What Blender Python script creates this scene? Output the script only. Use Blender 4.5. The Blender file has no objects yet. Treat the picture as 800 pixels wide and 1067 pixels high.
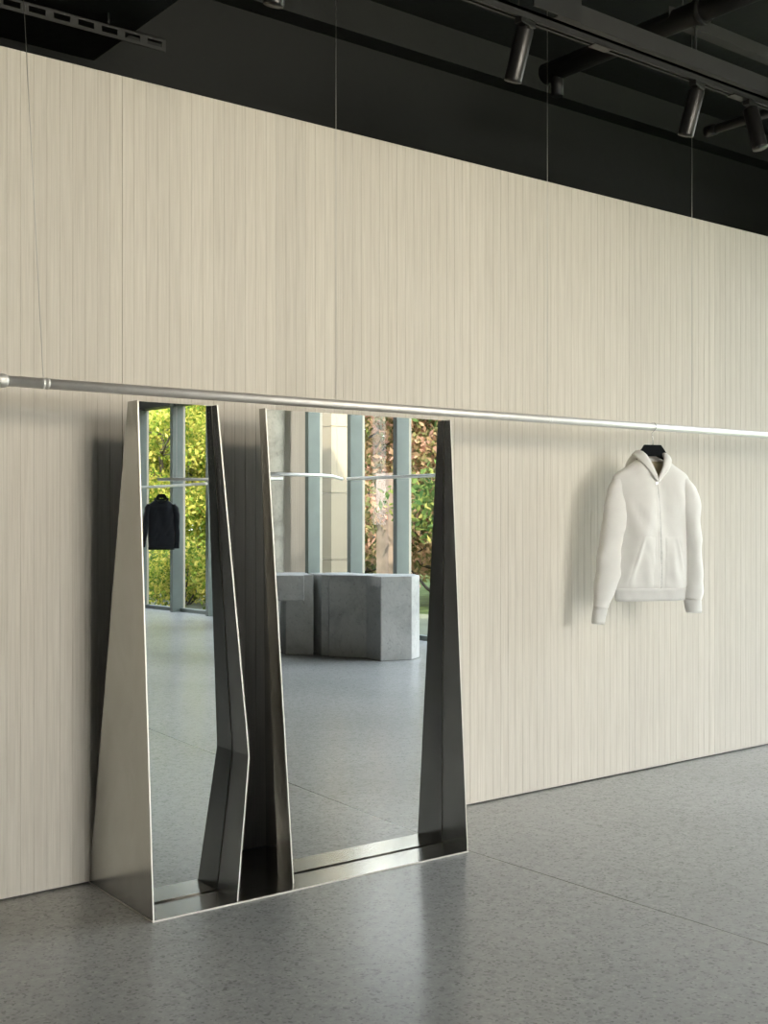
import bpy, bmesh, math, random
from mathutils import Vector, Matrix, noise

random.seed(7)
PI = math.pi
scene = bpy.context.scene
COL = scene.collection

# ------------------------------------------------------------------ helpers
class MB:
    """collects shapes, builds ONE mesh object"""
    def __init__(self):
        self.v, self.f, self.mi, self.sm = [], [], [], []

    def add(self, verts, faces, mi=0, smooth=False):
        b = len(self.v)
        self.v += [tuple(p) for p in verts]
        for f in faces:
            self.f.append([b + i for i in f]); self.mi.append(mi); self.sm.append(smooth)

    def box(self, x0, x1, y0, y1, z0, z1, mi=0):
        v = [(x0,y0,z0),(x1,y0,z0),(x1,y1,z0),(x0,y1,z0),(x0,y0,z1),(x1,y0,z1),(x1,y1,z1),(x0,y1,z1)]
        self.add(v, [(0,3,2,1),(4,5,6,7),(0,1,5,4),(1,2,6,5),(2,3,7,6),(3,0,4,7)], mi)

    def obox(self, c, ax, ay, az, hx, hy, hz, mi=0):
        c, ax, ay, az = Vector(c), Vector(ax).normalized(), Vector(ay).normalized(), Vector(az).normalized()
        v = []
        for k in (-1, 1):
            for i, j in ((-1,-1),(1,-1),(1,1),(-1,1)):
                v.append(c + ax*hx*i + ay*hy*j + az*hz*k)
        self.add(v, [(0,3,2,1),(4,5,6,7),(0,1,5,4),(1,2,6,5),(2,3,7,6),(3,0,4,7)], mi)

    def prism(self, pts, z0, z1, mi=0):
        n = len(pts)
        v = [(p[0],p[1],z0) for p in pts] + [(p[0],p[1],z1) for p in pts]
        f = [tuple(range(n-1,-1,-1)), tuple(range(n,2*n))]
        f += [(i,(i+1)%n,n+(i+1)%n,n+i) for i in range(n)]
        self.add(v, f, mi)

    def plate(self, pts, off, mi_face=0, mi_edge=1):
        """flat polygon of 3D points given thickness by the offset vector"""
        n = len(pts); off = Vector(off)
        v = [Vector(p) for p in pts] + [Vector(p)+off for p in pts]
        self.add(v, [tuple(range(n))], mi_face); b = len(self.v)-2*n
        self.f.append([b+n+i for i in range(n-1,-1,-1)]); self.mi.append(mi_face); self.sm.append(False)
        for i in range(n):
            self.f.append([b+(i+1)%n, b+i, b+n+i, b+n+(i+1)%n]); self.mi.append(mi_edge); self.sm.append(False)

    def tube(self, pts, radii, seg=16, mi=0, caps=True, smooth=True, up=(0,0,1), flat=1.0):
        pts = [Vector(p) for p in pts]; n = len(pts)
        if not hasattr(radii, '__len__'): radii = [radii]*n
        rings = []
        prev = None
        for i, p in enumerate(pts):
            t = (pts[min(i+1,n-1)] - pts[max(i-1,0)]).normalized()
            if prev is None:
                u = Vector(up)
                if abs(u.dot(t)) > .95: u = Vector((1,0,0))
                a = (u - t*u.dot(t)).normalized()
            else:
                a = (prev - t*prev.dot(t)).normalized()
            prev = a
            b = t.cross(a)
            r = radii[i]
            rings.append([p + (a*math.cos(2*PI*k/seg) + b*math.sin(2*PI*k/seg)*flat)*r for k in range(seg)])
        v = [q for r in rings for q in r]
        f = []
        for i in range(n-1):
            for k in range(seg):
                k2 = (k+1) % seg
                f.append((i*seg+k, i*seg+k2, (i+1)*seg+k2, (i+1)*seg+k))
        self.add(v, f, mi, smooth)
        if caps:
            b0 = len(self.v) - len(v)
            self.f.append([b0+k for k in range(seg-1,-1,-1)]); self.mi.append(mi); self.sm.append(False)
            self.f.append([b0+(n-1)*seg+k for k in range(seg)]); self.mi.append(mi); self.sm.append(False)

    def grid(self, rows, mi=0, closed=False, smooth=True):
        n, m = len(rows), len(rows[0])
        v = [p for r in rows for p in r]; f = []
        for i in range(n-1):
            for k in range(m if closed else m-1):
                k2 = (k+1) % m
                f.append((i*m+k, i*m+k2, (i+1)*m+k2, (i+1)*m+k))
        self.add(v, f, mi, smooth)

    def build(self, name, mats, parent=None, loc=None, rz=None, bevel=0, solid=0, subsurf=0, fixn=True):
        me = bpy.data.meshes.new(name)
        me.from_pydata(self.v, [], self.f)
        if not isinstance(mats, (list, tuple)): mats = [mats]
        for m in mats: me.materials.append(m)
        for p, mi, s in zip(me.polygons, self.mi, self.sm):
            p.material_index = min(mi, len(mats)-1); p.use_smooth = s
        if fixn:
            bm = bmesh.new(); bm.from_mesh(me)
            bmesh.ops.recalc_face_normals(bm, faces=bm.faces)
            bm.to_mesh(me); bm.free()
        o = bpy.data.objects.new(name, me); COL.objects.link(o)
        if parent is not None: o.parent = parent
        if loc is not None: o.location = loc
        if rz is not None: o.rotation_euler = (0,0,rz)
        if solid:
            m = o.modifiers.new('Solidify','SOLIDIFY'); m.thickness = solid; m.offset = 0
        if bevel:
            m = o.modifiers.new('Bevel','BEVEL'); m.width = bevel; m.segments = 2; m.limit_method = 'ANGLE'
        if subsurf:
            m = o.modifiers.new('Subsurf','SUBSURF'); m.levels = subsurf; m.render_levels = subsurf
        return o

def thing(name, label, cat, loc=(0,0,0), rz=0, group=None):
    o = bpy.data.objects.new(name, None); COL.objects.link(o)
    o.location = loc; o.rotation_euler = (0,0,rz); o.empty_display_size = .1
    return tag(o, label, cat, group)

def tag(o, label, cat, group=None, kind=None):
    o['label'] = label; o['category'] = cat
    if group: o['group'] = group
    if kind: o['kind'] = kind
    return o

def struct(o, label=None, cat=None):
    o['kind'] = 'structure'
    if label: o['label'] = label
    if cat: o['category'] = cat
    return o

def dup(root, loc=None, rz=None, label=None):
    r = root.copy(); COL.objects.link(r)
    if loc is not None: r.location = loc
    if rz is not None: r.rotation_euler = (0,0,rz)
    if label: r['label'] = label
    for ch in list(root.children):
        c = ch.copy(); COL.objects.link(c); c.parent = r
        for g in ch.children:
            d = g.copy(); COL.objects.link(d); d.parent = c
    return r

def lerp_table(tab, z):
    """rows sorted by first column; linear interpolation of the others"""
    if z <= tab[0][0]: return tab[0][1:]
    for a, b in zip(tab, tab[1:]):
        if z <= b[0]:
            k = (z-a[0])/(b[0]-a[0])
            return tuple(p+(q-p)*k for p, q in zip(a[1:], b[1:]))
    return tab[-1][1:]

# ------------------------------------------------------------------ materials
def mat(name):
    m = bpy.data.materials.new(name); m.use_nodes = True
    nt = m.node_tree
    return m, nt, nt.nodes['Principled BSDF']

def N(nt, kind, **kw):
    n = nt.nodes.new(kind)
    for k, v in kw.items():
        if k in n.inputs: n.inputs[k].default_value = v
        else: setattr(n, k, v)
    return n

def L(nt, a, b): nt.links.new(a, b)

def coords(nt, scale=(1,1,1), space='Object'):
    tc = N(nt, 'ShaderNodeTexCoord'); mp = N(nt, 'ShaderNodeMapping')
    mp.inputs['Scale'].default_value = scale
    L(nt, tc.outputs[space], mp.inputs['Vector']); return mp.outputs['Vector']

def ramp(nt, fac, stops):
    r = N(nt, 'ShaderNodeValToRGB'); e = r.color_ramp.elements
    while len(e) < len(stops): e.new(.5)
    for el, (p, c) in zip(e, stops):
        el.position = p; el.color = (*c, 1) if len(c) == 3 else c
    L(nt, fac, r.inputs['Fac']); return r.outputs['Color']

def simple(name, col, rough=.6, metal=0., nscale=8., var=.12, bump=0., bscale=60., spec=.5, stretch=(1,1,1)):
    m, nt, b = mat(name)
    vec = coords(nt, stretch)
    n = N(nt, 'ShaderNodeTexNoise', Scale=nscale, Detail=4.); L(nt, vec, n.inputs['Vector'])
    lo = tuple(max(0,c*(1-var)) for c in col); hi = tuple(min(1,c*(1+var)) for c in col)
    L(nt, ramp(nt, n.outputs['Fac'], [(.3,lo),(.7,hi)]), b.inputs['Base Color'])
    b.inputs['Roughness'].default_value = rough; b.inputs['Metallic'].default_value = metal
    b.inputs['Specular IOR Level'].default_value = spec
    if bump:
        n2 = N(nt, 'ShaderNodeTexNoise', Scale=bscale, Detail=3.); L(nt, vec, n2.inputs['Vector'])
        bp = N(nt, 'ShaderNodeBump', Strength=bump, Distance=.01); L(nt, n2.outputs['Fac'], bp.inputs['Height'])
        L(nt, bp.outputs['Normal'], b.inputs['Normal'])
    return m

def wood_material():
    m, nt, b = mat('limed_wood_boards')
    v = coords(nt, (1,1,1))
    # one tone per 48 mm board
    sp = N(nt,'ShaderNodeSeparateXYZ'); L(nt, v, sp.inputs[0])
    dv = N(nt,'ShaderNodeMath',operation='DIVIDE'); L(nt, sp.outputs['X'], dv.inputs[0]); dv.inputs[1].default_value = .048*3
    fl = N(nt,'ShaderNodeMath',operation='FLOOR'); L(nt, dv.outputs[0], fl.inputs[0])
    wn = N(nt,'ShaderNodeTexWhiteNoise'); wn.noise_dimensions='1D'; L(nt, fl.outputs[0], wn.inputs['W'])
    # grain running up the boards
    g = coords(nt, (26,26,.8))
    n1 = N(nt,'ShaderNodeTexNoise', Scale=3.2, Detail=6., Roughness=.62, Distortion=.35); L(nt, g, n1.inputs['Vector'])
    g2 = coords(nt, (90,90,1.6))
    n2 = N(nt,'ShaderNodeTexNoise', Scale=2.2, Detail=3.); L(nt, g2, n2.inputs['Vector'])
    base = ramp(nt, n1.outputs['Fac'], [(.25,(.585,.54,.463)),(.55,(.645,.604,.527)),(.8,(.685,.645,.567))])
    fine = ramp(nt, n2.outputs['Fac'], [(.3,(.90,.90,.90)),(.62,(1,1,1))])
    mx = N(nt,'ShaderNodeMix', data_type='RGBA', blend_type='MULTIPLY'); mx.inputs['Factor'].default_value=1
    L(nt, base, mx.inputs['A']); L(nt, fine, mx.inputs['B'])
    hs = N(nt,'ShaderNodeHueSaturation'); L(nt, mx.outputs['Result'], hs.inputs['Color'])
    mr = N(nt,'ShaderNodeMapRange'); L(nt, wn.outputs['Value'], mr.inputs['Value'])
    mr.inputs['To Min'].default_value=.955; mr.inputs['To Max'].default_value=1.035
    L(nt, mr.outputs['Result'], hs.inputs['Value'])
    L(nt, hs.outputs['Color'], b.inputs['Base Color'])
    b.inputs['Roughness'].default_value=.62; b.inputs['Specular IOR Level'].default_value=.3
    bp = N(nt,'ShaderNodeBump', Strength=.12, Distance=.004); L(nt, n1.outputs['Fac'], bp.inputs['Height'])
    L(nt, bp.outputs['Normal'], b.inputs['Normal'])
    return m

def floor_material():
    m, nt, b = mat('polished_concrete')
    v = coords(nt, (1,1,1))
    big = N(nt,'ShaderNodeTexNoise', Scale=.9, Detail=3., Roughness=.5); L(nt, v, big.inputs['Vector'])
    mid = N(nt,'ShaderNodeTexNoise', Scale=22., Detail=6., Roughness=.72); L(nt, v, mid.inputs['Vector'])
    vo = N(nt,'ShaderNodeTexVoronoi', Scale=120.); L(nt, coords(nt,(1,1,1)), vo.inputs['Vector'])
    c1 = ramp(nt, big.outputs['Fac'], [(.25,(.37,.375,.36)),(.75,(.45,.452,.438))])
    c2 = ramp(nt, mid.outputs['Fac'], [(.28,(.70,.70,.70)),(.5,(.98,.98,.98)),(.75,(1.10,1.10,1.10))])
    mx = N(nt,'ShaderNodeMix', data_type='RGBA', blend_type='MULTIPLY'); mx.inputs['Factor'].default_value=.8
    L(nt,c1,mx.inputs['A']); L(nt,c2,mx.inputs['B'])
    # aggregate: a few cells per stone are dark or pale
    ag = N(nt,'ShaderNodeSeparateColor'); L(nt, vo.outputs['Color'], ag.inputs[0])
    dk = ramp(nt, ag.outputs[0], [(0,(.55,.55,.55)),(.03,(.62,.62,.62)),(.16,(.92,.92,.92)),(.30,(1,1,1)),(.90,(1,1,1)),(.97,(1.16,1.16,1.13))])
    mx2 = N(nt,'ShaderNodeMix', data_type='RGBA', blend_type='MULTIPLY'); mx2.inputs['Factor'].default_value=.8
    L(nt,mx.outputs['Result'],mx2.inputs['A']); L(nt,dk,mx2.inputs['B'])
    # saw-cut joint  x = 3.135 - .03 y, one every 4.5 m
    sp = N(nt,'ShaderNodeSeparateXYZ'); L(nt,v,sp.inputs[0])
    my = N(nt,'ShaderNodeMath',operation='MULTIPLY_ADD'); L(nt,sp.outputs['Y'],my.inputs[0]); my.inputs[1].default_value=.03
    L(nt,sp.outputs['X'],my.inputs[2])
    sb = N(nt,'ShaderNodeMath',operation='SUBTRACT'); L(nt,my.outputs[0],sb.inputs[0]); sb.inputs[1].default_value=3.135
    dm = N(nt,'ShaderNodeMath',operation='DIVIDE'); L(nt,sb.outputs[0],dm.inputs[0]); dm.inputs[1].default_value=4.5
    rd = N(nt,'ShaderNodeMath',operation='ROUND'); L(nt,dm.outputs[0],rd.inputs[0])
    df = N(nt,'ShaderNodeMath',operation='SUBTRACT'); L(nt,dm.outputs[0],df.inputs[0]); L(nt,rd.outputs[0],df.inputs[1])
    ab = N(nt,'ShaderNodeMath',operation='ABSOLUTE'); L(nt,df.outputs[0],ab.inputs[0])
    lt = N(nt,'ShaderNodeMath',operation='LESS_THAN'); L(nt,ab.outputs[0],lt.inputs[0]); lt.inputs[1].default_value=.0028/4.5
    mx3 = N(nt,'ShaderNodeMix', data_type='RGBA'); L(nt,lt.outputs[0],mx3.inputs['Factor'])
    L(nt,mx2.outputs['Result'],mx3.inputs['A']); mx3.inputs['B'].default_value=(.05,.05,.05,1)
    L(nt,mx3.outputs['Result'],b.inputs['Base Color'])
    rr = N(nt,'ShaderNodeMapRange'); L(nt,big.outputs['Fac'],rr.inputs['Value'])
    rr.inputs['To Min'].default_value=FLOOR_R0; rr.inputs['To Max'].default_value=FLOOR_R1
    L(nt,rr.outputs['Result'],b.inputs['Roughness'])
    b.inputs['Specular IOR Level'].default_value=.42
    w = N(nt,'ShaderNodeTexNoise', Scale=4.5, Detail=3.); L(nt,v,w.inputs['Vector'])
    bp = N(nt,'ShaderNodeBump', Strength=.07, Distance=.02); L(nt,w.outputs['Fac'],bp.inputs['Height'])
    L(nt,bp.outputs['Normal'],b.inputs['Normal'])
    return m

def glass_material():
    m, nt, b = mat('window_glass'); nt.nodes.remove(b)
    out = nt.nodes['Material Output']
    tr = N(nt,'ShaderNodeBsdfTransparent'); tr.inputs['Color'].default_value=(.97,.97,.96,1)
    gl = N(nt,'ShaderNodeBsdfGlossy'); gl.inputs['Roughness'].default_value=0.0
    lw = N(nt,'ShaderNodeLayerWeight', Blend=.5)
    pw = N(nt,'ShaderNodeMath',operation='POWER'); L(nt,lw.outputs['Facing'],pw.inputs[0]); pw.inputs[1].default_value=5.
    fr = N(nt,'ShaderNodeMath',operation='MULTIPLY_ADD'); L(nt,pw.outputs[0],fr.inputs[0]); fr.inputs[1].default_value=.25; fr.inputs[2].default_value=.018
    mx = N(nt,'ShaderNodeMixShader'); L(nt,fr.outputs[0],mx.inputs[0]); L(nt,tr.outputs[0],mx.inputs[1]); L(nt,gl.outputs[0],mx.inputs[2])
    L(nt,mx.outputs[0],out.inputs[0]); return m

def leaf_material(name, stops):
    m, nt, b = mat(name); nt.nodes.remove(b); out = nt.nodes['Material Output']
    g = N(nt,'ShaderNodeNewGeometry')
    c = ramp(nt, g.outputs['Random Per Island'], stops)
    d = N(nt,'ShaderNodeBsdfDiffuse'); t = N(nt,'ShaderNodeBsdfTranslucent')
    L(nt,c,d.inputs['Color']); L(nt,c,t.inputs['Color'])
    mx = N(nt,'ShaderNodeMixShader'); mx.inputs[0].default_value=.45
    L(nt,d.outputs[0],mx.inputs[1]); L(nt,t.outputs[0],mx.inputs[2]); L(nt,mx.outputs[0],out.inputs[0]); return m

def fabric_material(name, col, var=.05):
    m, nt, b = mat(name)
    v = coords(nt)
    n = N(nt,'ShaderNodeTexNoise', Scale=420., Detail=2.); L(nt,v,n.inputs['Vector'])
    n2 = N(nt,'ShaderNodeTexNoise', Scale=9., Detail=3.); L(nt,v,n2.inputs['Vector'])
    L(nt, ramp(nt,n2.outputs['Fac'],[(.3,tuple(c*(1-var) for c in col)),(.7,col)]), b.inputs['Base Color'])
    b.inputs['Roughness'].default_value=.9; b.inputs['Specular IOR Level'].default_value=.15
    b.inputs['Sheen Weight'].default_value=.25; b.inputs['Sheen Roughness'].default_value=.5
    bp = N(nt,'ShaderNodeBump', Strength=.25, Distance=.002); L(nt,n.outputs['Fac'],bp.inputs['Height']); L(nt,bp.outputs['Normal'],b.inputs['Normal'])
    return m

def rib_material(name, col):
    m, nt, b = mat(name)
    v = coords(nt)
    w = N(nt,'ShaderNodeTexWave', Scale=75.); w.bands_direction='X'; L(nt,v,w.inputs['Vector'])
    L(nt, ramp(nt,w.outputs['Fac'],[(0,tuple(c*.9 for c in col)),(1,col)]), b.inputs['Base Color'])
    b.inputs['Roughness'].default_value=.9; b.inputs['Specular IOR Level'].default_value=.15
    bp = N(nt,'ShaderNodeBump', Strength=.4, Distance=.003); L(nt,w.outputs['Fac'],bp.inputs['Height']); L(nt,bp.outputs['Normal'],b.inputs['Normal'])
    return m

def steel_material(name, col, r0, r1, bump=.02):
    m, nt, b = mat(name)
    v = coords(nt, (1.5,1.5,1.))
    n = N(nt,'ShaderNodeTexNoise', Scale=3.5, Detail=6., Roughness=.65, Distortion=.6); L(nt,v,n.inputs['Vector'])
    g = coords(nt, (3,3,160)); n2 = N(nt,'ShaderNodeTexNoise', Scale=2., Detail=2.); L(nt,g,n2.inputs['Vector'])
    L(nt, ramp(nt,n.outputs['Fac'],[(.3,tuple(c*.88 for c in col)),(.7,tuple(c*1.06 for c in col))]), b.inputs['Base Color'])
    b.inputs['Metallic'].default_value=1.
    mr = N(nt,'ShaderNodeMapRange'); L(nt,n.outputs['Fac'],mr.inputs['Value']); mr.inputs['To Min'].default_value=r0; mr.inputs['To Max'].default_value=r1
    L(nt,mr.outputs['Result'],b.inputs['Roughness'])
    bp = N(nt,'ShaderNodeBump', Strength=bump, Distance=.002); L(nt,n2.outputs['Fac'],bp.inputs['Height']); L(nt,bp.outputs['Normal'],b.inputs['Normal'])
    return m

def concrete_material(name, col, var=.3, scale=3.):
    m, nt, b = mat(name)
    v = coords(nt)
    n = N(nt,'ShaderNodeTexNoise', Scale=scale, Detail=8., Roughness=.68, Distortion=.4); L(nt,v,n.inputs['Vector'])
    n2 = N(nt,'ShaderNodeTexNoise', Scale=scale*9, Detail=4.); L(nt,v,n2.inputs['Vector'])
    c1 = ramp(nt,n.outputs['Fac'],[(.28,tuple(c*(1-var) for c in col)),(.5,col),(.75,tuple(min(1,c*(1+var*.5)) for c in col))])
    c2 = ramp(nt,n2.outputs['Fac'],[(.25,(.62,.62,.62)),(.42,(1,1,1))])
    mx = N(nt,'ShaderNodeMix', data_type='RGBA', blend_type='MULTIPLY'); mx.inputs['Factor'].default_value=.7
    L(nt,c1,mx.inputs['A']); L(nt,c2,mx.inputs['B']); L(nt,mx.outputs['Result'],b.inputs['Base Color'])
    b.inputs['Roughness'].default_value=.75
    bp = N(nt,'ShaderNodeBump', Strength=.25, Distance=.01); L(nt,n2.outputs['Fac'],bp.inputs['Height']); L(nt,bp.outputs['Normal'],b.inputs['Normal'])
    return m

FLOOR_R0, FLOOR_R1 = .225, .268
M_wood = wood_material()
M_floor = floor_material()
M_glass = glass_material()
M_black = concrete_material('black_painted_concrete', (.012,.0135,.013), .3, 2.5)
M_blackwall = concrete_material('black_painted_wall', (.0075,.0087,.0083), .25, 1.2)
M_blackmetal = simple('black_painted_steel', (.012,.0125,.0125), .5, 0., 12., .2)
M_spot = simple('black_anodised_lamp_body', (.009,.009,.009), .36, 0., 20., .1)
M_lens = simple('lamp_reflector', (.35,.34,.32), .3, 1., 20., .1)
M_alu = simple('satin_aluminium', (.80,.79,.77), .62, 1., 30., .03)
M_wire = simple('steel_wire', (.55,.54,.52), .45, 1., 30., .05)
M_mirror = simple('mirror_silver', (.93,.945,.945), .0, 1., 2., .004)
M_steel = steel_material('brushed_sheet_steel', (.45,.445,.42), .19, .265)
M_edge = simple('ground_steel_edge', (.70,.68,.63), .5, 1., 30., .05)
M_teal = simple('grey_green_window_paint', (.10,.125,.113), .45, 0., 6., .06)
M_cream = simple('cream_powder_coat', (.36,.33,.26), .5, 0., 6., .05)
M_plaster = simple('pale_plaster', (.62,.59,.54), .8, 0., 3., .05)
M_conc = concrete_material('rough_cast_concrete', (.46,.46,.44), .32, 3.5)
M_column = concrete_material('board_marked_concrete', (.33,.315,.265), .42, 3.2)
M_white = fabric_material('off_white_jersey', (.88,.875,.845))
M_whiterib = rib_material('off_white_rib', (.87,.865,.84))
M_beige = fabric_material('beige_lining', (.74,.66,.46))
M_blackcloth = fabric_material('black_wool', (.010,.012,.016))
M_blackrib = rib_material('black_rib', (.010,.012,.016))
M_hanger = simple('black_hanger_plastic', (.005,.007,.009), .8, 0., 10., .1, spec=.15)
M_zip = simple('pale_zip_tape', (.62,.62,.60), .5, .2, 200., .2)
M_chrome = simple('chrome_wire', (.6,.6,.6), .2, 1., 10., .02)
M_bark = simple('tree_bark', (.08,.062,.047), .9, 0., 10., .3, .4, 40.)
M_ground = simple('mossy_paving', (.13,.14,.09), .85, 0., 1.2, .15)
M_grass = simple('lawn', (.10,.15,.04), .95, 0., 3., .4)
M_stone = simple('cream_stone', (.34,.285,.20), .7, 0., 1.5, .06)
M_pink = simple('weathered_pink_stone', (.27,.20,.155), .85, 0., 4., .25)
M_officeblue = simple('blue_grey_cladding', (.22,.30,.42), .4, 0., 1., .1)
M_officewhite = simple('white_fin', (.85,.86,.88), .5, 0., 1., .05)
L_yellow = leaf_material('yellow_green_leaves', [(0,(0.077,0.140,0.019)),(.3,(0.201,0.264,0.039)),(.65,(0.403,0.388,0.070)),(1,(0.581,0.480,0.124))])
L_green = leaf_material('mid_green_leaves', [(0,(0.048,0.093,0.029)),(.5,(0.122,0.187,0.056)),(.85,(0.243,0.281,0.075)),(1,(0.393,0.337,0.112))])
L_red = leaf_material('autumn_leaves', [(0,(0.130,0.150,0.060)),(.35,(0.260,0.240,0.100)),(.6,(0.500,0.330,0.200)),(.85,(0.600,0.340,0.260)),(1,(0.660,0.520,0.260))])

# ------------------------------------------------------------------ the room
HC = 3.9              # ceiling
WT = 2.95             # top of the boarded wall
def fac_x(y): return 8.05 - .0052*y*y     # curved glass front on the right

def board_wall(name, x0, x1, z0, z1, thick, pitch=.048, gw=.0018, gd=.0013):
    """boards run up; grooves are real. Faces -y at y=0."""
    m = MB(); prof = [(x0,0.)]
    k = math.ceil((x0+.004)/pitch)
    while k*pitch < x1-.004:
        x = k*pitch; joint = k in (3,40,76,113); w = gw*(2 if joint else 1); gd_ = gd*(2.5 if joint else 1)
        prof += [(x-w/2,0.),(x-w/4,gd_),(x+w/4,gd_),(x+w/2,0.)]; k += 1
    prof += [(x1,0.)]
    lo = [(x,y,z0) for x,y in prof]; hi = [(x,y,z1) for x,y in prof]
    m.grid([lo,hi], smooth=False)
    m.add([(x0,0,z0),(x0,0,z1),(x0,thick,z0),(x0,thick,z1),(x1,0,z0),(x1,0,z1),(x1,thick,z0),(x1,thick,z1)],
          [(0,2,3,1),(4,5,7,6),(2,6,7,3)])
    m.add(hi + [(x1,thick,z1),(x0,thick,z1)], [tuple(range(len(hi)+2))])
    return m

w = board_wall('wall_north', -5., fac_x(0)-.02, .007, WT, .09).build('wall_north', M_wood, fixn=False)
struct(w, 'limewashed vertical board wall behind the mirror and rail', 'wall')
m = MB(); m.box(-5, fac_x(0)-.02, .02, .08, 0, .02)
struct(m.build('baseboard_north', M_blackmetal))

m = MB()   # floor: one slab inside the curved front
ys = [-14.6 + i*.4 for i in range(38)] + [.9]
pts = [(-5.2,.9),(-5.2,-14.6)] + [(fac_x(y)+.12 if y > -13.5 else fac_x(-13.5)+.12, y) for y in ys]
m.prism(pts, -.12, 0.)
struct(m.build('floor', M_floor), 'grey polished concrete floor with a thin saw cut joint', 'floor')
m = MB(); m.prism([(p[0],p[1]) for p in pts], HC, HC+.3)
struct(m.build('ceiling', M_black), 'black painted ceiling', 'ceiling')
m = MB(); m.box(-5.2, 8.2, .78, .9, 0, HC)
struct(m.build('wall_rear', M_blackwall), 'black painted wall above and behind the board wall', 'wall')
m = MB(); m.box(-5.2, -5., -14.6, .78, 0, HC)
struct(m.build('wall_west', M_blackwall))

# east front: curved run of windows
HEAD = 2.86
MULL = [-.25,-1.15,-2.0,-2.85,-3.7,-4.5,-5.33,-6.15,-6.955,-7.76,-8.56]
MULL2 = [-9.86,-10.72,-11.6,-12.55,-13.5]
def facn(y):           # outward normal of the curve
    t = Vector((-.0104*y, 1, 0)).normalized(); return Vector((t.y,-t.x,0)), t
def mullion(mb, p, n, t):
    c = Vector(p)
    mb.obox(c - n*.075 + Vector((0,0,HEAD/2)), n, t, (0,0,1), .085, .033, HEAD/2, 0)
    mb.obox(c + n*.028 + Vector((0,0,HEAD/2)), n, t, (0,0,1), .018, .030, HEAD/2, 1)
wi = 0
def bay(p0, p1, n0, t0, transom=False, last=None):
    """window = mullion at p0 + head and sill to p1; its pane is a child"""
    global wi; wi += 1
    p0, p1 = Vector((*p0,0)), Vector((*p1,0)); d = p1-p0; ln = d.length; u = d.normalized(); n = Vector((u.y,-u.x,0))
    if n.dot(n0) < 0: n = -n
    mb = MB(); mullion(mb, p0, n0, t0)
    if last: mullion(mb, p1, *last)
    c = (p0+p1)/2
    mb.obox(c+Vector((0,0,.025)), u, n, (0,0,1), ln/2-.034, .04, .025)
    mb.obox(c+Vector((0,0,HEAD-.03)), u, n, (0,0,1), ln/2-.034, .04, .03)
    o = mb.build('window_%d' % wi, [M_teal, M_cream]); struct(o)
    if transom:
        mb2 = MB(); mb2.obox(c+Vector((0,0,2.92))-n*.05, u, n, (0,0,1), ln/2-.034, .10, .07); mb2.build('transom', M_blackmetal, o)
    g = MB(); g.obox(c+Vector((0,0,HEAD/2)), u, n, (0,0,1), ln/2-.03, .005, HEAD/2-.045)
    g.build('glass_pane', M_glass, o)
for run in (MULL, MULL2):
    HEAD = 3.70
    for i in range(len(run)-1):
        y0, y1 = run[i], run[i+1]
        bay((fac_x(y0),y0), (fac_x(y1),y1), *facn(y0), transom=run is MULL2, last=facn(y1) if i == len(run)-2 else None)
HEAD = 3.70
m = MB()   # fascia over the windows
rows = []
ys2 = [0.78-i*.36 for i in range(41)]
for y in ys2: rows.append([(fac_x(y)-.09,y,HEAD),(fac_x(y)-.09,y,HC),(fac_x(y)+.09,y,HC),(fac_x(y)+.09,y,HEAD)])
m.grid(rows, closed=True, smooth=False)
struct(m.build('wall_east', M_blackmetal))
m = MB(); m.box(fac_x(0)-.06, fac_x(0)+.1, -.2, .78, 0, HEAD); m.box(fac_x(-13.55)-.1, fac_x(-13.55)+.1, -14.6, -13.55, 0, HEAD)
struct(m.build('wall_east_end', M_plaster))
# boarded bay between the two window runs
p0 = Vector((fac_x(-8.62)-.02,-8.62,0)); p1 = Vector((fac_x(-9.80)-.02,-9.80,0)); d = p1-p0
o = board_wall('wall_east_boarded', 0, d.length, .0, HEAD, .10).build('wall_east_boarded', M_wood, fixn=False)
o.location = p0; o.rotation_euler = (0,0,math.atan2(d.y,d.x)); struct(o, 'pale board cladding beside the concrete column, seen in the mirror', 'wall')

# south side: windows behind the camera
SX0, SX1, SY = .7, 4.6, -14.5
m = MB(); m.box(-5.2, SX0-.05, SY-.1, SY+.1, 0, HC); m.box(SX1+.05, 7.3, SY-.1, SY+.1, 0, HC); m.box(SX0-.05, SX1+.05, SY-.1, SY+.1, 3.8, HC)
struct(m.build('wall_south', M_conc))
hh = HEAD; HEAD = 3.8
nb = 4
for i in range(nb):
    a = SX0+(SX1-SX0)*i/nb; b = SX0+(SX1-SX0)*(i+1)/nb
    bay((a,SY),(b,SY), Vector((0,-1,0)), Vector((1,0,0)), last=(Vector((0,-1,0)),Vector((1,0,0))) if i==nb-1 else None)
HEAD = hh

# column by the glass
m = MB(); rows = []
for k in range(41):
    z = HC*k/40
    r = .285 + .004*(1 if (k % 12) < 1 else 0)
    rows.append([(7.10+r*math.cos(2*PI*j/40), -8.93+r*math.sin(2*PI*j/40), z) for j in range(40)])
m.grid(rows, closed=True)
struct(m.build('concrete_column', M_column), 'round rough concrete column seen at the mirror left edge', 'column')

# ------------------------------------------------------------------ the standing mirror
U = thing('standing_mirror', 'tall steel standing mirror with tapered side panels and two panes', 'mirror', (1.78,-.52,0), math.radians(-1.35))
TH = .005
HT = 1.717
PM = .157     # mirror plane
m = MB(); m.box(0, 1.358, 0, .525, 0, .006, 0)
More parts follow.
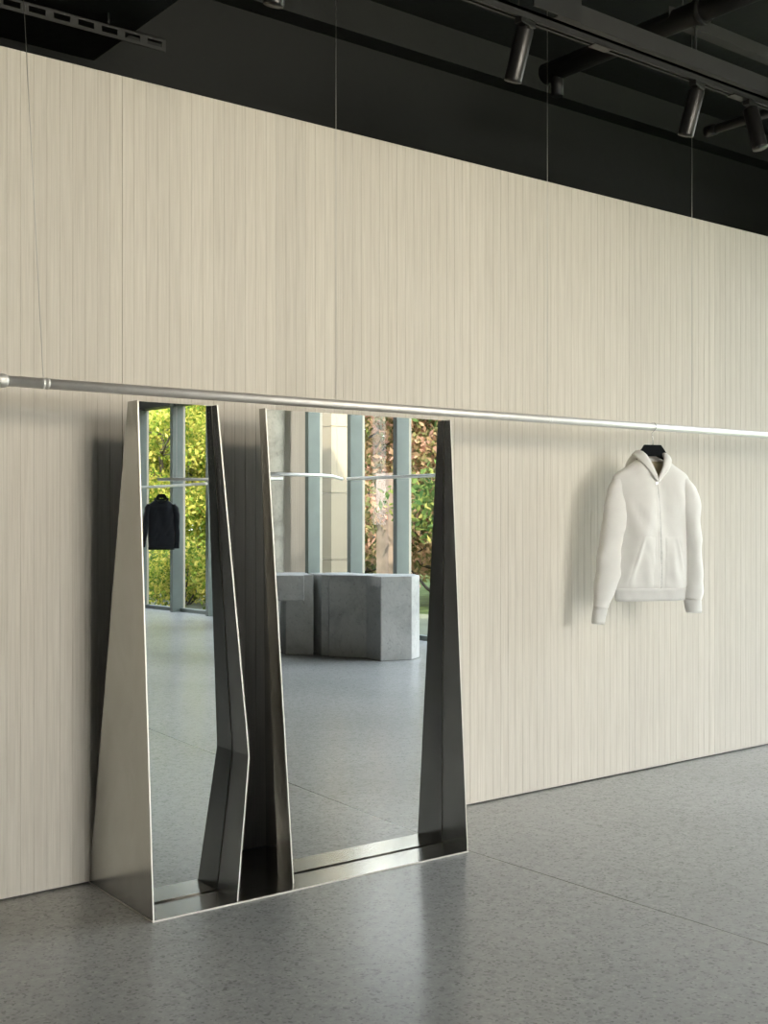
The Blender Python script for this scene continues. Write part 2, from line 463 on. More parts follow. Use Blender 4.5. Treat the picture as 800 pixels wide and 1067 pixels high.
# front edge of the base is ground bright
base = m.build('base_plate', [M_steel, M_edge], U)
for p in base.data.polygons:
    if p.normal.y < -.9 or p.normal.x < -.9: p.material_index = 1
def panel(name, prof, label=None):
    """prof: list of (z, x, yfront, yback) from bottom up; sheet of thickness TH towards +x"""
    mb = MB(); off = Vector((TH,0,0))
    for a, b in zip(prof, prof[1:]):
        P = [(a[1],a[2],a[0]),(a[1],a[3],a[0]),(b[1],b[3],b[0]),(b[1],b[2],b[0])]
        v = [Vector(p) for p in P] + [Vector(p)+off for p in P]
        mb.add(v, [(0,1,2,3),(7,6,5,4)], 0)
        mb.add(v, [(0,3,7,4),(1,5,6,2)], 1)
    a, b = prof[0], prof[-1]
    mb.add([(a[1],a[2],a[0]),(a[1]+TH,a[2],a[0]),(a[1]+TH,a[3],a[0]),(a[1],a[3],a[0])],[(0,1,2,3)],1)
    mb.add([(b[1],b[2],b[0]),(b[1]+TH,b[2],b[0]),(b[1]+TH,b[3],b[0]),(b[1],b[3],b[0])],[(3,2,1,0)],1)
    o = mb.build(name, [M_steel, M_edge], U)
    if label: o['label'] = label
    return o
Z0 = .006
yf = lambda z, y0=.0: y0 + (.118-y0)*z/HT
yb = lambda z: .522 + (.194-.522)*z/HT
panel('side_panel', [(Z0,0,yf(0),yb(0)),(HT,0,yf(HT),yb(HT))], 'left end panel, pale outer face')
panel('side_panel', [(Z0,1.350,yf(0),yb(0)),(HT,1.362,yf(HT),yb(HT))], 'right end panel, dark inner face')
panel('folded_panel', [(Z0,.321,.014,.30),(.492,.384,yf(.492,.014),.27),(HT,.300,.118,.194)], 'panel with a fold at knee height')
panel('inner_panel', [(Z0,.577,.060,PM+.004),(HT,.496,.118,PM+.004)], 'panel leaning outwards to its foot')
mb = MB()     # its rear wing splays back to the wall
mb.plate([(.580,PM+.005,Z0),(.742,.520,Z0),(.528,.194,HT),(.499,PM+.005,HT)], (TH*.9,-TH*.4,0), 0, 1)
mb.build('rear_wing', [M_steel, M_edge], U)
mb = MB()
mb.plate([(TH+.002,PM,Z0+.005),(.3195,PM,Z0+.005),(.382,PM,.492),(.298,PM,HT),(TH+.002,PM,HT)], (0,.005,0), 0, 1)
mb.build('mirror_pane', [M_mirror, M_edge], U)['label'] = 'narrow left pane with a kinked side'
mb = MB()
mb.plate([(.579+TH,PM,Z0+.005),(1.348,PM,Z0+.005),(1.360,PM,HT),(.498+TH,PM,HT)], (0,.005,0), 0, 1)
mb.build('mirror_pane', [M_mirror, M_edge], U)['label'] = 'wide right pane with a leaning left side'

# ------------------------------------------------------------------ clothes rails
def round_path(pts, r=.12, n=7):
    pts = [Vector(p) for p in pts]; out = [pts[0]]
    for a, b, c in zip(pts, pts[1:], pts[2:]):
        d1 = (a-b); d2 = (c-b); k = min(r, d1.length*.45, d2.length*.45)
        q0 = b+d1.normalized()*k; q1 = b+d2.normalized()*k
        for i in range(n+1):
            t = i/n; out.append(q0*(1-t)**2 + b*2*t*(1-t) + q1*t*t)
    return out + [pts[-1]]
def rail(label, pts, wires, joints, r=.0175, group=None, straight_ends=()):
    o = thing('clothes_rail', label, 'clothes rail', pts[0], 0, group); o0 = Vector(pts[0])
    P = [Vector(p)-o0 for p in round_path(pts, .25)]
    m = MB(); m.tube(P, r, 24); m.build('tube', M_alu, o)
    for j in joints:
        j = Vector(j)-o0; dx = Vector((1,0,0))
        best = min(range(len(P)-1), key=lambda i: ((P[i]+P[i+1])/2-j).length); dx = (P[best+1]-P[best]).normalized()
        m = MB(); m.tube([j-dx*.012,j-dx*.004,j-dx*.003,j+dx*.003,j+dx*.004,j+dx*.012],[r*1.05,r*1.05,r*.9,r*.9,r*1.05,r*1.05],24)
        m.build('tube_joint', M_alu, o)
    for w in wires:
        a = Vector(w[0])-o0; b = Vector(w[1])-o0
        m = MB(); m.tube([a,b], .0011, 6); m.build('suspension_wire', M_wire, o)
    return o
RY, RZ = -.34, 1.757
R1 = rail('long aluminium clothes rail hung on thin wires across the board wall', [(1.345,RY,RZ),(6.6,RY,RZ)],
     [((1.483,RY,RZ),(1.40,RY,3.30)), ((2.645,RY,RZ),(2.645,RY,HC)), ((3.80,RY,RZ),(3.80,RY,HC)), ((4.825,RY,RZ),(4.825,RY,HC)), ((6.2,RY,RZ),(6.2,RY,HC))],
     [(1.488,RY,RZ),(3.805,RY,RZ)])
m = MB()   # rounded end fitting
e = [(-.022,.004),(-.020,.016),(-.012,.022),(0,.0235),(.012,.022),(.018,.0178)]
m.tube([(x,0,0) for x,_ in e],[r for _,r in e],24); m.build('end_cap', M_alu, R1)
ZR = 1.735
G = 'aluminium clothes rails by the windows, seen in the mirror'
rail('clothes rail along the windows, reflected at the right of the wide pane', [(fac_x(-2.5)-.4,-2.5,ZR),(7.47,-5.95,ZR),(7.405,-6.82,ZR),(7.36,-7.45,ZR)], [((7.44,-6.4,ZR),(7.44,-6.4,HC)),((7.6,-3.2,ZR),(7.6,-3.2,HC))], [], .017, G)
rail('curved clothes rail passing over the concrete block, reflected across the column', [(5.62,-6.62,ZR),(6.40,-6.62,ZR),(6.72,-6.78,ZR),(7.33,-7.52,ZR)], [((5.8,-6.62,ZR),(5.8,-6.62,HC)),((7.0,-7.11,ZR),(7.0,-7.11,HC))], [], .017, G)
rail('short upper rail without garments, reflected in the narrow pane', [(5.78,-8.93,1.738),(6.9,-8.06,1.738)], [((5.95,-8.798,1.738),(5.95,-8.798,HC)),((6.6,-8.293,1.738),(6.6,-8.293,HC))], [], .017, G)
rail('rail holding the black sweater, reflected in the narrow pane', [(6.98,-12.6,1.725),(6.85,-11.0,1.72),(6.55,-9.25,1.71)], [((6.94,-12.1,1.723),(6.94,-12.1,HC)),((6.68,-10.,1.715),(6.68,-10.,HC))], [], .017, G)

# ------------------------------------------------------------------ hanger and garments
def hanger(label, loc, rz, plate_top=-.086, tilt=0., rr=.0185):
    o = thing('clothes_hanger', label, 'hanger', loc, rz)
    m = MB()
    z = plate_top
    pts = [(-.044,z),(.040,z),(.062,z-.030),(.072,z-.052),(.104,z-.102),(.100,z-.112),(.060,z-.074),(.02,z-.055),(-.022,z-.055),(-.056,z-.070),(-.100,z-.112),(-.104,z-.102),(-.072,z-.052),(-.064,z-.030)]
    n = len(pts)
    v = [(x,-.008,zz) for x,zz in pts]+[(x,.008,zz) for x,zz in pts]
    ct = [(0,-.008,z-.04),(0,.008,z-.04)]
    f = [(i,(i+1)%n,n+(i+1)%n,n+i) for i in range(n)]
    f += [tuple(range(n)), tuple(range(2*n-1,n-1,-1))]
    m.add(v, f)
    m.build('body', M_hanger, o, bevel=.002)
    m = MB(); p = [(0,0,z-.005),(0,0,z+.03),(-.004,0,z+.045),(-.006,0,-rr-.012)]
    for k in range(10):
        a = PI*1.05 + (-PI*1.15)*k/9 if False else PI + .35 - (PI+.55)*k/9
        p.append((rr*1.12*math.cos(a)*1.0, 0, rr*1.12*math.sin(a)))
    # the hook wraps over the tube, whose axis is close to local x: turn it by -rz
    q = []
    ca, sa = math.cos(-rz+PI/2), math.sin(-rz+PI/2)
    for i,(x,y,zz) in enumerate(p):
        q.append((x*ca, x*sa, zz) if i >= 4 else (x,y,zz))
    m.tube(q, .0016, 8); m.build('hook', M_chrome, o)
    return o

def garment(name, label, cat, loc, rz, body_tab, sleeves, mats, hem_z, seed, hood=False, zipz=None, collar_z=None, folds=()):
    """local frame: x to the viewer's right, -y towards the viewer, z up from the rail"""
    Mf, Mr = mats
    o = thing(name, label, cat, loc, rz)
    def wr(p, amp):
        q = Vector((p[0]*9+seed, p[1]*6, p[2]*4.2)); q2 = Vector((p[0]*22+p[2]*9, seed*3, p[2]*10))
        return amp*(noise.noise(q)*1.3 + .5*noise.noise(q2))
    def fold(s, z):
        v = 0
        for (x0,z0,x1,z1,wid,amp) in folds:
            dx, dz = x1-x0, z1-z0; q = ((s-x0)*dx+(z-z0)*dz)/(dx*dx+dz*dz); qc = max(0,min(1,q))
            d2 = (s-x0-dx*qc)**2 + (z-z0-dz*qc)**2
            v += amp*math.exp(-d2/(wid*wid))*math.sin(PI*(.12+.76*qc))
        return v
    def surf(s, z, front=True):
        l, r, d = lerp_table(body_tab, z)
        c = (l+r)/2; hw = (r-l)/2; k = max(-1,min(1,(s-c)/hw))
        t = d*(1-abs(k)**2.6)**(1/2.2)
        t = -t if front else t
        return t - ((wr((s,t,z),.014)+1.25*fold(s,z)) if front else 0)*(1-abs(k)**4)*min(1,d/.05)
    NS = 30
    zs = []
    z = body_tab[0][0]; top = body_tab[-1][0]
    while z < top-1e-6: zs.append(z); z += .012
    zs.append(top)
    def ringat(z, grow=0.):
        l, r, d = lerp_table(body_tab, z); ring = []
        for k in range(NS+1):
            a = PI*k/NS; s = (l+r)/2 - math.cos(a)*(r-l+2*grow)/2
            s2 = (l+r)/2 - math.cos(a)*(r-l)/2
            ring.append((s, surf(s2,z,True)-grow, z))
        for k in range(1,NS):
            a = PI - PI*k/NS; s = (l+r)/2 - math.cos(a)*(r-l+2*grow)/2
            s2 = (l+r)/2 - math.cos(a)*(r-l)/2
            ring.append((s, surf(s2,z,False)+grow, z))
        return ring
    m = MB(); m.grid([ringat(z) for z in zs if z >= hem_z-.012], closed=True)
    if hood:        # neck left open above the zip
        keep = []
        for i, f in enumerate(m.f):
            c = sum((Vector(m.v[k]) for k in f), Vector())/len(f)
            if not (c.y < .012 and c.z > -.262 and abs(c.x-.003) < (c.z+.262)/.10*.062): keep.append(i)
        m.f = [m.f[i] for i in keep]; m.mi = [m.mi[i] for i in keep]; m.sm = [m.sm[i] for i in keep]
    m.build('body', Mf, o, solid=.004)
    m = MB(); m.grid([ringat(z,.0035) for z in zs if z <= hem_z+.001], closed=True)
    m.build('hem_band', Mr, o, solid=.004)
    for pts, cuff in sleeves:
        # pts: (x, y, z, half width, half depth)
        P = []
        for a, b in zip(pts, pts[1:]):
            for i in range(8):
                t = i/8; P.append(tuple(p+(q-p)*t for p,q in zip(a,b)))
        P.append(pts[-1])
        for _ in range(2):      # smooth the centreline
            P = [P[0]]+[tuple((a+2*b+c)/4 for a,b,c in zip(P[i-1],P[i],P[i+1])) for i in range(1,len(P)-1)]+[P[-1]]
        def ring(p, tdir):
            n = Vector((tdir.z,0,-tdir.x)).normalized(); rr = []
            for k in range(24):
                a = 2*PI*k/24; ww = 1 + wr((p[0]+math.cos(a)*.05, math.sin(a)*.05, p[2]), .34)
                rr.append(tuple(Vector(p[:3]) + n*math.cos(a)*p[3]*ww + Vector((0,1,0))*math.sin(a)*p[4]*ww))
            return rr
        rings = []
        for i, p in enumerate(P):
            a, b = P[max(i-1,0)], P[min(i+1,len(P)-1)]
            t = (Vector(b[:3])-Vector(a[:3])).normalized(); rings.append(ring(p,t))
        m = MB(); m.grid(rings, closed=True)
        b0 = 0; m.f.append(list(range(24))); m.mi.append(0); m.sm.append(True)
        sl = m.build('sleeve', Mf, o)
        e = Vector(P[-1][:3]); c = Vector(cuff[:3]); m = MB(); rr = []
        t = (c-e).normalized()
        for k in range(7):
            f = k/6; p = e.lerp(c,f) ; wd = cuff[3]*(1.06 if 0<k<6 else 1.0)
            rr.append(ring((*p, wd, cuff[4]), t))
        m.grid(rr, closed=True); m.build('cuff', Mr, sl, solid=.003)
    if zipz:
        za, zb = zipz; m = MB(); rows = []
        n = 40
        for i in range(n+1):
            z = za+(zb-za)*i/n; s = -.003 + .024*(1-i/n)
            y = surf(s,z)-.003; rows.append([(s-.004,y+.002,z),(s-.0025,y,z),(s+.0025,y,z),(s+.004,y+.002,z)])
        m.grid(rows, smooth=False); zp = m.build('zip', M_zip, o)
        m = MB(); y = surf(0,zb)-.005; m.box(-.007,.001,y-.003,y,zb-.020,zb-.004); m.build('zip_pull', M_chrome, zp, bevel=.001)
        for sg in (-1,1):       # placket ridge beside the zip + pocket
            m = MB(); rows = []
            for i in range(n+1):
                z = za+(zb-za)*i/n; s0 = -.003+.024*(1-i/n)
                rows.append([(s0+sg*(.005+.003*j), surf(s0+sg*(.005+.003*j),z)-(.000,.0032,.0032,.000)[j], z) for j in range(4)])
            m.grid(rows); m.build('placket', Mf, o)
            m = MB(); rows = []
            for i in range(25):
                z = hem_z+.006+(.245)*i/24
                inner = .026*sg; f = i/24
                outer = sg*(.158 if f < .10 else .158-.062*(f-.10)/.90)
                row = []
                for j in range(13):
                    s = inner+(outer-inner)*j/12 + .006
                    edge = 1 if (0 < j < 12 and i < 24) else 0
                    bulge = .0028*edge + (.006*math.sin(PI*f) if j in (10,11) else 0)
                    row.append((s, surf(s,z)-.001-bulge, z))
                rows.append(row)
            m.grid(rows); m.build('pocket', Mf, o)
    if hood:
        # a thick folded collar: starts at the zip, climbs over both shoulders, falls down the back
        m = MB()
        path = [(-.002,-.060,-.262),(-.016,-.062,-.235),(-.042,-.058,-.190),(-.066,-.040,-.152),(-.078,-.004,-.128),(-.066,.040,-.126),(0,.058,-.140),
                (.060,.040,-.138),(.070,-.004,-.140),(.060,-.040,-.162),(.040,-.058,-.198),(.014,-.062,-.238),(.002,-.060,-.262)]
        rad = [.006,.012,.019,.024,.026,.026,.028,.026,.026,.024,.019,.012,.006]
        PP, RR = [], []
        for i in range(len(path)-1):
            for k in range(6):
                t = k/6; PP.append(Vector(path[i]).lerp(Vector(path[i+1]),t)); RR.append(rad[i]+(rad[i+1]-rad[i])*t)
        PP.append(Vector(path[-1])); RR.append(rad[-1])
        for _ in range(5):
            PP = [PP[0]]+[(PP[i-1]+PP[i]*2+PP[i+1])/4 for i in range(1,len(PP)-1)]+[PP[-1]]
        m.tube(PP, [r*(1+.12*noise.noise(p*25)) for p,r in zip(PP,RR)], 18, flat=.55)
        hd = m.build('hood', Mf, o)
        m = MB(); rows = []      # bag of the hood behind the neck
        for i in range(15):
            f = i/14; z = -.130-.17*f; wd = .02+.095*math.sin(PI*min(1,f*.72+.22)); dp = .012+.030*math.sin(PI*min(1,f*.9+.06))
            rows.append([(wd*math.cos(2*PI*k/28), .062+dp*math.sin(2*PI*k/28)+.004*noise.noise(Vector((k*.6,f*5,1))), z) for k in range(28)])
        m.grid(rows, closed=True); m.build('hood_bag', Mf, hd)
        m = MB(); rows = []      # beige half-moon lining inside the neck
        for i in range(9):
            f = i/8; z = -.165-.090*f; wd = .060*(1-f)**.8+.003
            rows.append([(-wd+2*wd*k/10+.018*(1-f), .022-.055*f+.008*math.cos(PI*(k/10-.5)), z) for k in range(11)])
        m.grid(rows); m.build('neck_lining', M_beige, o, solid=.002)
    if collar_z is not None:
        m = MB(); PP = []
        for k in range(33):
            a = 2*PI*k/32; x = .085*math.cos(a); y = .048*math.sin(a); z = collar_z + (.038*math.sin(a) if math.sin(a) < 0 else .006*math.sin(a)) + .02*abs(math.cos(a))
            PP.append((x,y,z))
        m.tube(PP, .013, 12, caps=False); m.build('collar', Mr, o)
    return o

HX, HZ = 4.524, 1.757
hrz = math.radians(-26)
hanger('black wide hanger with a chrome hook holding the white hooded sweatshirt', (HX,RY,HZ), hrz)
body = [(-.835,-.186,.158,.046),(-.780,-.192,.163,.052),(-.765,-.206,.172,.060),(-.70,-.205,.172,.066),(-.58,-.192,.170,.068),(-.46,-.186,.168,.070),
        (-.38,-.186,.168,.068),(-.32,-.192,.172,.062),(-.275,-.202,.180,.054),(-.245,-.206,.184,.046),(-.225,-.186,.168,.044),(-.205,-.152,.136,.044),(-.180,-.112,.098,.042),(-.158,-.082,.076,.036)]
lsl = [(-.165,.0,-.250,.030,.030),(-.178,-.004,-.30,.050,.038),(-.196,-.012,-.38,.062,.042),(-.210,-.016,-.50,.066,.050),(-.230,-.022,-.62,.062,.048),(-.250,-.022,-.72,.052,.044),(-.265,-.018,-.80,.041,.038),(-.276,-.014,-.862,.033,.031)]
rsl = [(.148,.0,-.250,.028,.030),(.162,-.002,-.30,.044,.044),(.182,-.004,-.38,.048,.048),(.198,-.008,-.48,.046,.046),(.208,-.012,-.550,.045,.044),(.212,-.010,-.585,.041,.040),(.214,-.006,-.64,.046,.045),(.216,-.004,-.72,.047,.046),(.214,-.004,-.79,.044,.043),(.208,-.004,-.832,.038,.036)]
garment('hooded_sweatshirt', 'off-white zipped hooded sweatshirt hanging alone on the long rail', 'sweatshirt', (HX,RY,HZ), hrz, body,
        [(lsl,(-.284,-.010,-.942,.029,.028)),(rsl,(.206,-.004,-.896,.036,.032))], (M_white,M_whiterib), -.775, 3.1, hood=True, zipz=(-.832,-.262),
        folds=[(-.15,-.36,-.105,-.55,.022,.014),(-.10,-.56,-.165,-.76,.020,.012),(-.02,-.30,-.09,-.62,.05,.008),(.11,-.52,.15,-.64,.018,.010),(.075,-.55,.085,-.75,.020,.006),(.10,-.26,.135,-.42,.03,.008),(-.06,-.62,-.05,-.76,.018,.006)])

SWX, SWY, SWZ = 6.868, -11.20, 1.7207
srz = math.radians(180+22)      # faces the boarded wall
hanger('black hanger holding the black sweater, seen in the narrow pane', (SWX,SWY,SWZ), srz, plate_top=-.100)
body = [(-.845,-.165,.165,.050),(-.80,-.168,.168,.055),(-.70,-.172,.172,.066),(-.5,-.172,.172,.068),(-.36,-.176,.176,.068),(-.28,-.182,.182,.060),(-.245,-.165,.165,.05),(-.21,-.12,.12,.045),(-.185,-.085,.085,.042)]
s1 = [(-.15,0,-.245,.035,.04),(-.175,0,-.30,.052,.055),(-.195,0,-.45,.05,.052),(-.205,-.01,-.62,.044,.048),(-.205,-.01,-.76,.036,.04)]
s2 = [(.15,0,-.245,.035,.04),(.175,0,-.30,.052,.055),(.200,0,-.45,.05,.052),(.222,-.01,-.60,.042,.046),(.240,-.01,-.74,.034,.04)]
garment('sweater', 'black crew neck sweater hanging before the windows, seen in the narrow pane', 'sweater', (SWX,SWY,SWZ), srz, body,
        [(s1,(-.205,-.01,-.83,.03,.034)),(s2,(.245,-.01,-.81,.03,.034))], (M_blackcloth,M_blackrib), -.80, 8.7, collar_z=-.185)

# ------------------------------------------------------------------ concrete block (in the mirror)
cb = thing('concrete_plinth', 'low sculptural plinth of rough grey concrete blocks seen in the wide pane', 'plinth', (6.3,-5.9,0))
def blk(name, pts, z0, z1, label=None, mt=M_conc):
    m = MB(); m.prism([(x-6.3,y+5.9) for x,y in pts], z0, z1); o = m.build(name, mt, cb, bevel=.008)
    if label: o['label'] = label
    return o
blk('block', [(6.385,-5.434),(6.677,-5.35),(6.85,-5.46),(6.96,-5.70),(6.62,-6.00),(6.42,-5.72)], 0, .772, 'front corner block')
blk('block', [(6.211,-6.036),(6.44,-5.70),(6.63,-5.98),(6.62,-6.35),(6.40,-6.42)], 0, .770, 'middle block with a chipped foot')
blk('fin', [(6.185,-6.13),(6.26,-6.03),(6.45,-6.40),(6.28,-6.50)], 0, .768, 'dark slot between two blocks')
blk('block', [(6.135,-6.19),(5.945,-6.39),(6.10,-6.80),(6.32,-6.66)], 0, .766, 'rear block under the overhang')
blk('leg', [(5.90,-6.50),(5.72,-6.62),(5.86,-6.86),(6.02,-6.78)], 0, .60, 'pale rear foot')
blk('overhanging_block', [(5.56,-6.30),(5.933,-6.028),(6.12,-6.38),(6.05,-6.62),(5.80,-6.75)], .535, .774, 'dark block cantilevered at the top')

# ------------------------------------------------------------------ ceiling services
TY, TZ = -.87, 3.20
t = thing('lighting_track', 'black lighting track running along the ceiling above the board wall', 'lighting track', (3.9,TY,TZ))
m = MB(); m.box(-3.2,2.6,-.017,-.006,-.018,.018); m.box(-3.2,2.6,.006,.017,-.018,.018); m.box(-3.2,2.6,-.017,.017,.006,.018)
m.build('track_channel', M_blackmetal, t)
for x in (-1.6,-.35,.55,1.6):
    m = MB(); m.box(x-.05,x+.05,-.020,.020,-.021,-.012); m.build('track_joiner', M_spot, t)
for x in (-2.4,-.8,.8,2.2):
    m = MB(); m.tube([(x,0,.018),(x,0,HC-TZ)],.004,8); m.build('drop_rod', M_blackmetal, t)

SPX = (3.135, 4.165, 4.545, 2.06)
def spotlight(label, x, az, tilt):
    o = thing('track_spotlight', label, 'spotlight', (x,TY,TZ-.018), az, 'black spotlights on the ceiling track')
    m = MB(); m.box(-.045,.045,-.016,.016,-.022,0); m.build('track_adapter', M_spot, o, bevel=.002)
    m = MB(); m.tube([(0,0,-.02),(0,0,-.034)],.010,12); m.tube([(-.02,0,-.036),(.02,0,-.036)],.009,12); m.build('swivel_joint', M_spot, o)
    d = Vector((0,math.sin(tilt),-math.cos(tilt))); c = Vector((0,0,-.050)) + Vector((0,-d.z,d.y))*-.0
    m = MB(); a = c + Vector((0,0,.022)); R = .034
    prof = [(0,R*.6),(.003,R*.93),(.008,R),(.190,R),(.196,R*.985),(.1961,R*.86),(.178,R*.84)]
    m.tube([a+d*k for k,_ in prof],[r for _,r in prof],32,caps=True)
    b = m.build('barrel', M_spot, o)
    m = MB(); m.tube([a+d*.1775,a+d*.1785],[R*.83,R*.83],24); m.build('lens', M_lens, b)
    return o
spotlight('first spotlight from the left fully in view, leaning towards the wall', SPX[0], math.radians(10), math.radians(17))
spotlight('leaning spotlight in the middle of the three at right', SPX[1], math.radians(12), math.radians(16))
spotlight('rightmost spotlight, nearly upright with its lens ring showing', SPX[2], math.radians(190), math.radians(14))
spotlight('spotlight cut off by the top edge of the photo, leftmost', SPX[3], math.radians(12), math.radians(14))

# steel channel beside the track
c = thing('steel_channel', 'black steel cable channel running beside the lighting track', 'cable channel', (3.32,-.86,3.285))
m = MB(); m.box(0,4.5,-.004,0,-.035,.040); m.box(0,4.5,0,.08,-.035,-.031); m.box(0,4.5,0,.08,.036,.040)
m.build('channel_body', simple('dark_grey_steel',(.018,.0185,.018),.55,0.,10.,.15), c)
m = MB()
m.box(-.14,.12,-.012,-.004,-.035,.10)
m.build('end_bracket', M_blackmetal, c)
for i in range(4):
    m = MB(); m.tube([(-.07+.045*i,-.0135,.075),(-.07+.045*i,-.0115,.075)],.010,12); m.build('bolt', M_lens if False else M_spot, c)
for x in (.9,2.4,3.6):
    m = MB(); m.tube([(x,.04,.055),(x,.04,HC-3.285)],.005,8); m.build('drop_rod', M_blackmetal, c)

# slotted channel, far left
s = thing('slotted_channel', 'black slotted strut channel under the ceiling at upper left', 'strut channel', (.1,.27,3.20))
m = MB(); n = 22; Lc = 2.14
m.box(0,Lc,0,.004,.036,.05); m.box(0,Lc,0,.004,0,.014); m.box(0,Lc,0,.045,.046,.05)
for i in range(n+1):
    x = Lc*i/n; m.box(max(0,x-.016),min(Lc,x+.016),0,.004,.014,.036)
m.build('channel_body', simple('dark_strut_steel',(.03,.031,.03),.5,0.,10.,.15), s)
for x in (.3,1.2,1.9):
    m = MB(); m.tube([(x,.02,.05),(x,.02,.10)],.005,8); m.build('drop_rod', M_blackmetal, s)

# pipe towards the wall
p = thing('sprinkler_pipe', 'thick black ceiling pipe crossing above the lighting track at upper right', 'pipe', (4.20,.03,3.50))
m = MB(); m.tube([(0,.03,0),(0,-3.0,0)],.050,20); m.build('pipe_run', M_blackmetal, p)
m = MB(); m.tube([(0,-.05,-.03),(0,-.05,-.13)],.03,14); m.build('drop_tee', M_blackmetal, p)
for y in (-.9,-2.2):
    m = MB(); m.tube([(0,y-.015,0),(0,y+.015,0)],.060,20); m.tube([(0,y,.05),(0,y,HC-3.50)],.006,8); m.build('pipe_clamp', M_spot, p)
q = thing('ceiling_strut', 'dark steel angle brace under the ceiling at the upper right corner', 'brace', (4.15,-.73,3.50))
m = MB(); m.box(0,2.6,-.003,0,0,.055); m.box(0,2.6,0,.05,0,.004)
m.build('angle_bar', simple('grey_brace_steel',(.035,.036,.035),.55,0.,10.,.15), q)
for k in (.12,1.2,2.4):
    m = MB(); m.tube([(k,.02,.003),(k,.02,HC-3.50)],.005,8); m.build('drop_rod', M_blackmetal, q)
r = thing('conduit_stub', 'short thin black conduit pointing at the rightmost spotlight', 'conduit', (4.78,-.49,3.20))
m = MB(); m.tube([(0,0,0),(0,-1.6,0)],.022,14); m.build('conduit_tube', M_blackmetal, r)
m = MB(); m.tube([(0,.03,0),(0,-.03,0)],.027,14); m.build('conduit_end', M_spot, r)
for k in (-.95,-1.5):
    m = MB(); m.tube([(0,k,.02),(0,k,HC-3.20)],.004,8); m.build('drop_rod', M_blackmetal, r)

# concrete beams
m = MB(); m.box(-.5,2.16,-.70,.78,3.30,HC)
struct(m.build('ceiling_beam', M_black), 'black concrete beam at upper left', 'beam')
m = MB(); m.box(2.16,8.0,.66,.78,3.72,HC)
struct(m.build('ceiling_beam', M_black), 'black beam along the rear wall', 'beam')

# ------------------------------------------------------------------ outdoors
m = MB(); m.box(-120,140,-160,60,-.30,-.16); struct(m.build('ground_lawn', M_grass), None, None)
m = MB(); m.prism([(fac_x(y)+.14,y) for y in (0,-3,-6,-9,-12,-13.5)]+[(9.6,-17.),(10.6,-10.),(10.8,0)], -.16,-.10)
struct(m.build('ground_terrace', M_ground))

def foliage_mesh(mb, centers, nleaf, size, rnd):
    for _ in range(nleaf):
        c, r = centers[rnd.randrange(len(centers))]
        while True:
            d = Vector((rnd.uniform(-1,1),rnd.uniform(-1,1),rnd.uniform(-1,1)))
            if d.length < 1: break
        d = d * (.55+.45*rnd.random()) ; p = Vector(c)+Vector((d.x*r[0],d.y*r[1],d.z*r[2]))
        a = Vector((rnd.gauss(0,1),rnd.gauss(0,1),rnd.gauss(0,1))).normalized()
        b = a.cross(Vector((rnd.gauss(0,1),rnd.gauss(0,1),rnd.gauss(0,1)))).normalized()
        s = size*rnd.uniform(.6,1.3)
        mb.add([p-a*s, p+b*s*.5+a*s*.1, p+a*s, p-b*s*.5+a*s*.1],[(0,1,2,3)])
FOL = {}
def tree_meshes(kind):
    """trunk with boughs and a crown of small leaves, unit spread; four growth forms"""
    if kind in FOL: return FOL[kind]
    rnd = random.Random(100+kind); h, spread = 3.0, 1.15
    m = MB()
    top = Vector((rnd.uniform(-.2,.2),rnd.uniform(-.2,.2),h*.8)); tr = [Vector((0,0,-.03)).lerp(top,k/8)+Vector((rnd.uniform(-.04,.04),rnd.uniform(-.04,.04),0)) for k in range(9)]
    m.tube(tr,[.065-.0065*k for k in range(9)],10)
    cents = []
    for i in range(20):
        f = rnd.uniform(.08,.95); st = tr[int(f*8)]; a = i*2.4+rnd.uniform(-.4,.4); ln = spread*rnd.uniform(.45,1.)*(1.15-.5*f)
        end = st+Vector((math.cos(a)*ln,math.sin(a)*ln,rnd.uniform(.1,.5))); end.z = max(end.z,.22)
        m.tube([st,st.lerp(end,.5)+Vector((0,0,-.05)),end],[.022,.015,.005],7)
        cents.append((end,(rnd.uniform(.35,.55)*spread,rnd.uniform(.35,.55)*spread,rnd.uniform(.22,.36)*spread)))
    cents.append((top,(spread*.5,spread*.5,h*.22)))
    t = m.build('trunk', M_bark); m = MB(); foliage_mesh(m, cents, 17000, .036, rnd)
    f = m.build('foliage', L_green, fixn=False); FOL[kind] = (t.data, f.data)
    bpy.data.objects.remove(t); bpy.data.objects.remove(f); return FOL[kind]
def tree(label, loc, h, leafmat, seed, group='trees outside the windows, seen in the mirror', wide=1.):
    o = thing('tree', label, 'tree', loc, seed*1.7, group)
    td, fd = tree_meshes(seed % 4); k = h/3.0
    for nm, d, mt in (('trunk',td,M_bark),('foliage',fd,leafmat)):
        c = bpy.data.objects.new(nm, d); COL.objects.link(c); c.parent = o; c.scale = (k*wide,k*wide,k)
        c.material_slots[0].link = 'OBJECT'; c.material_slots[0].material = mt
    return o
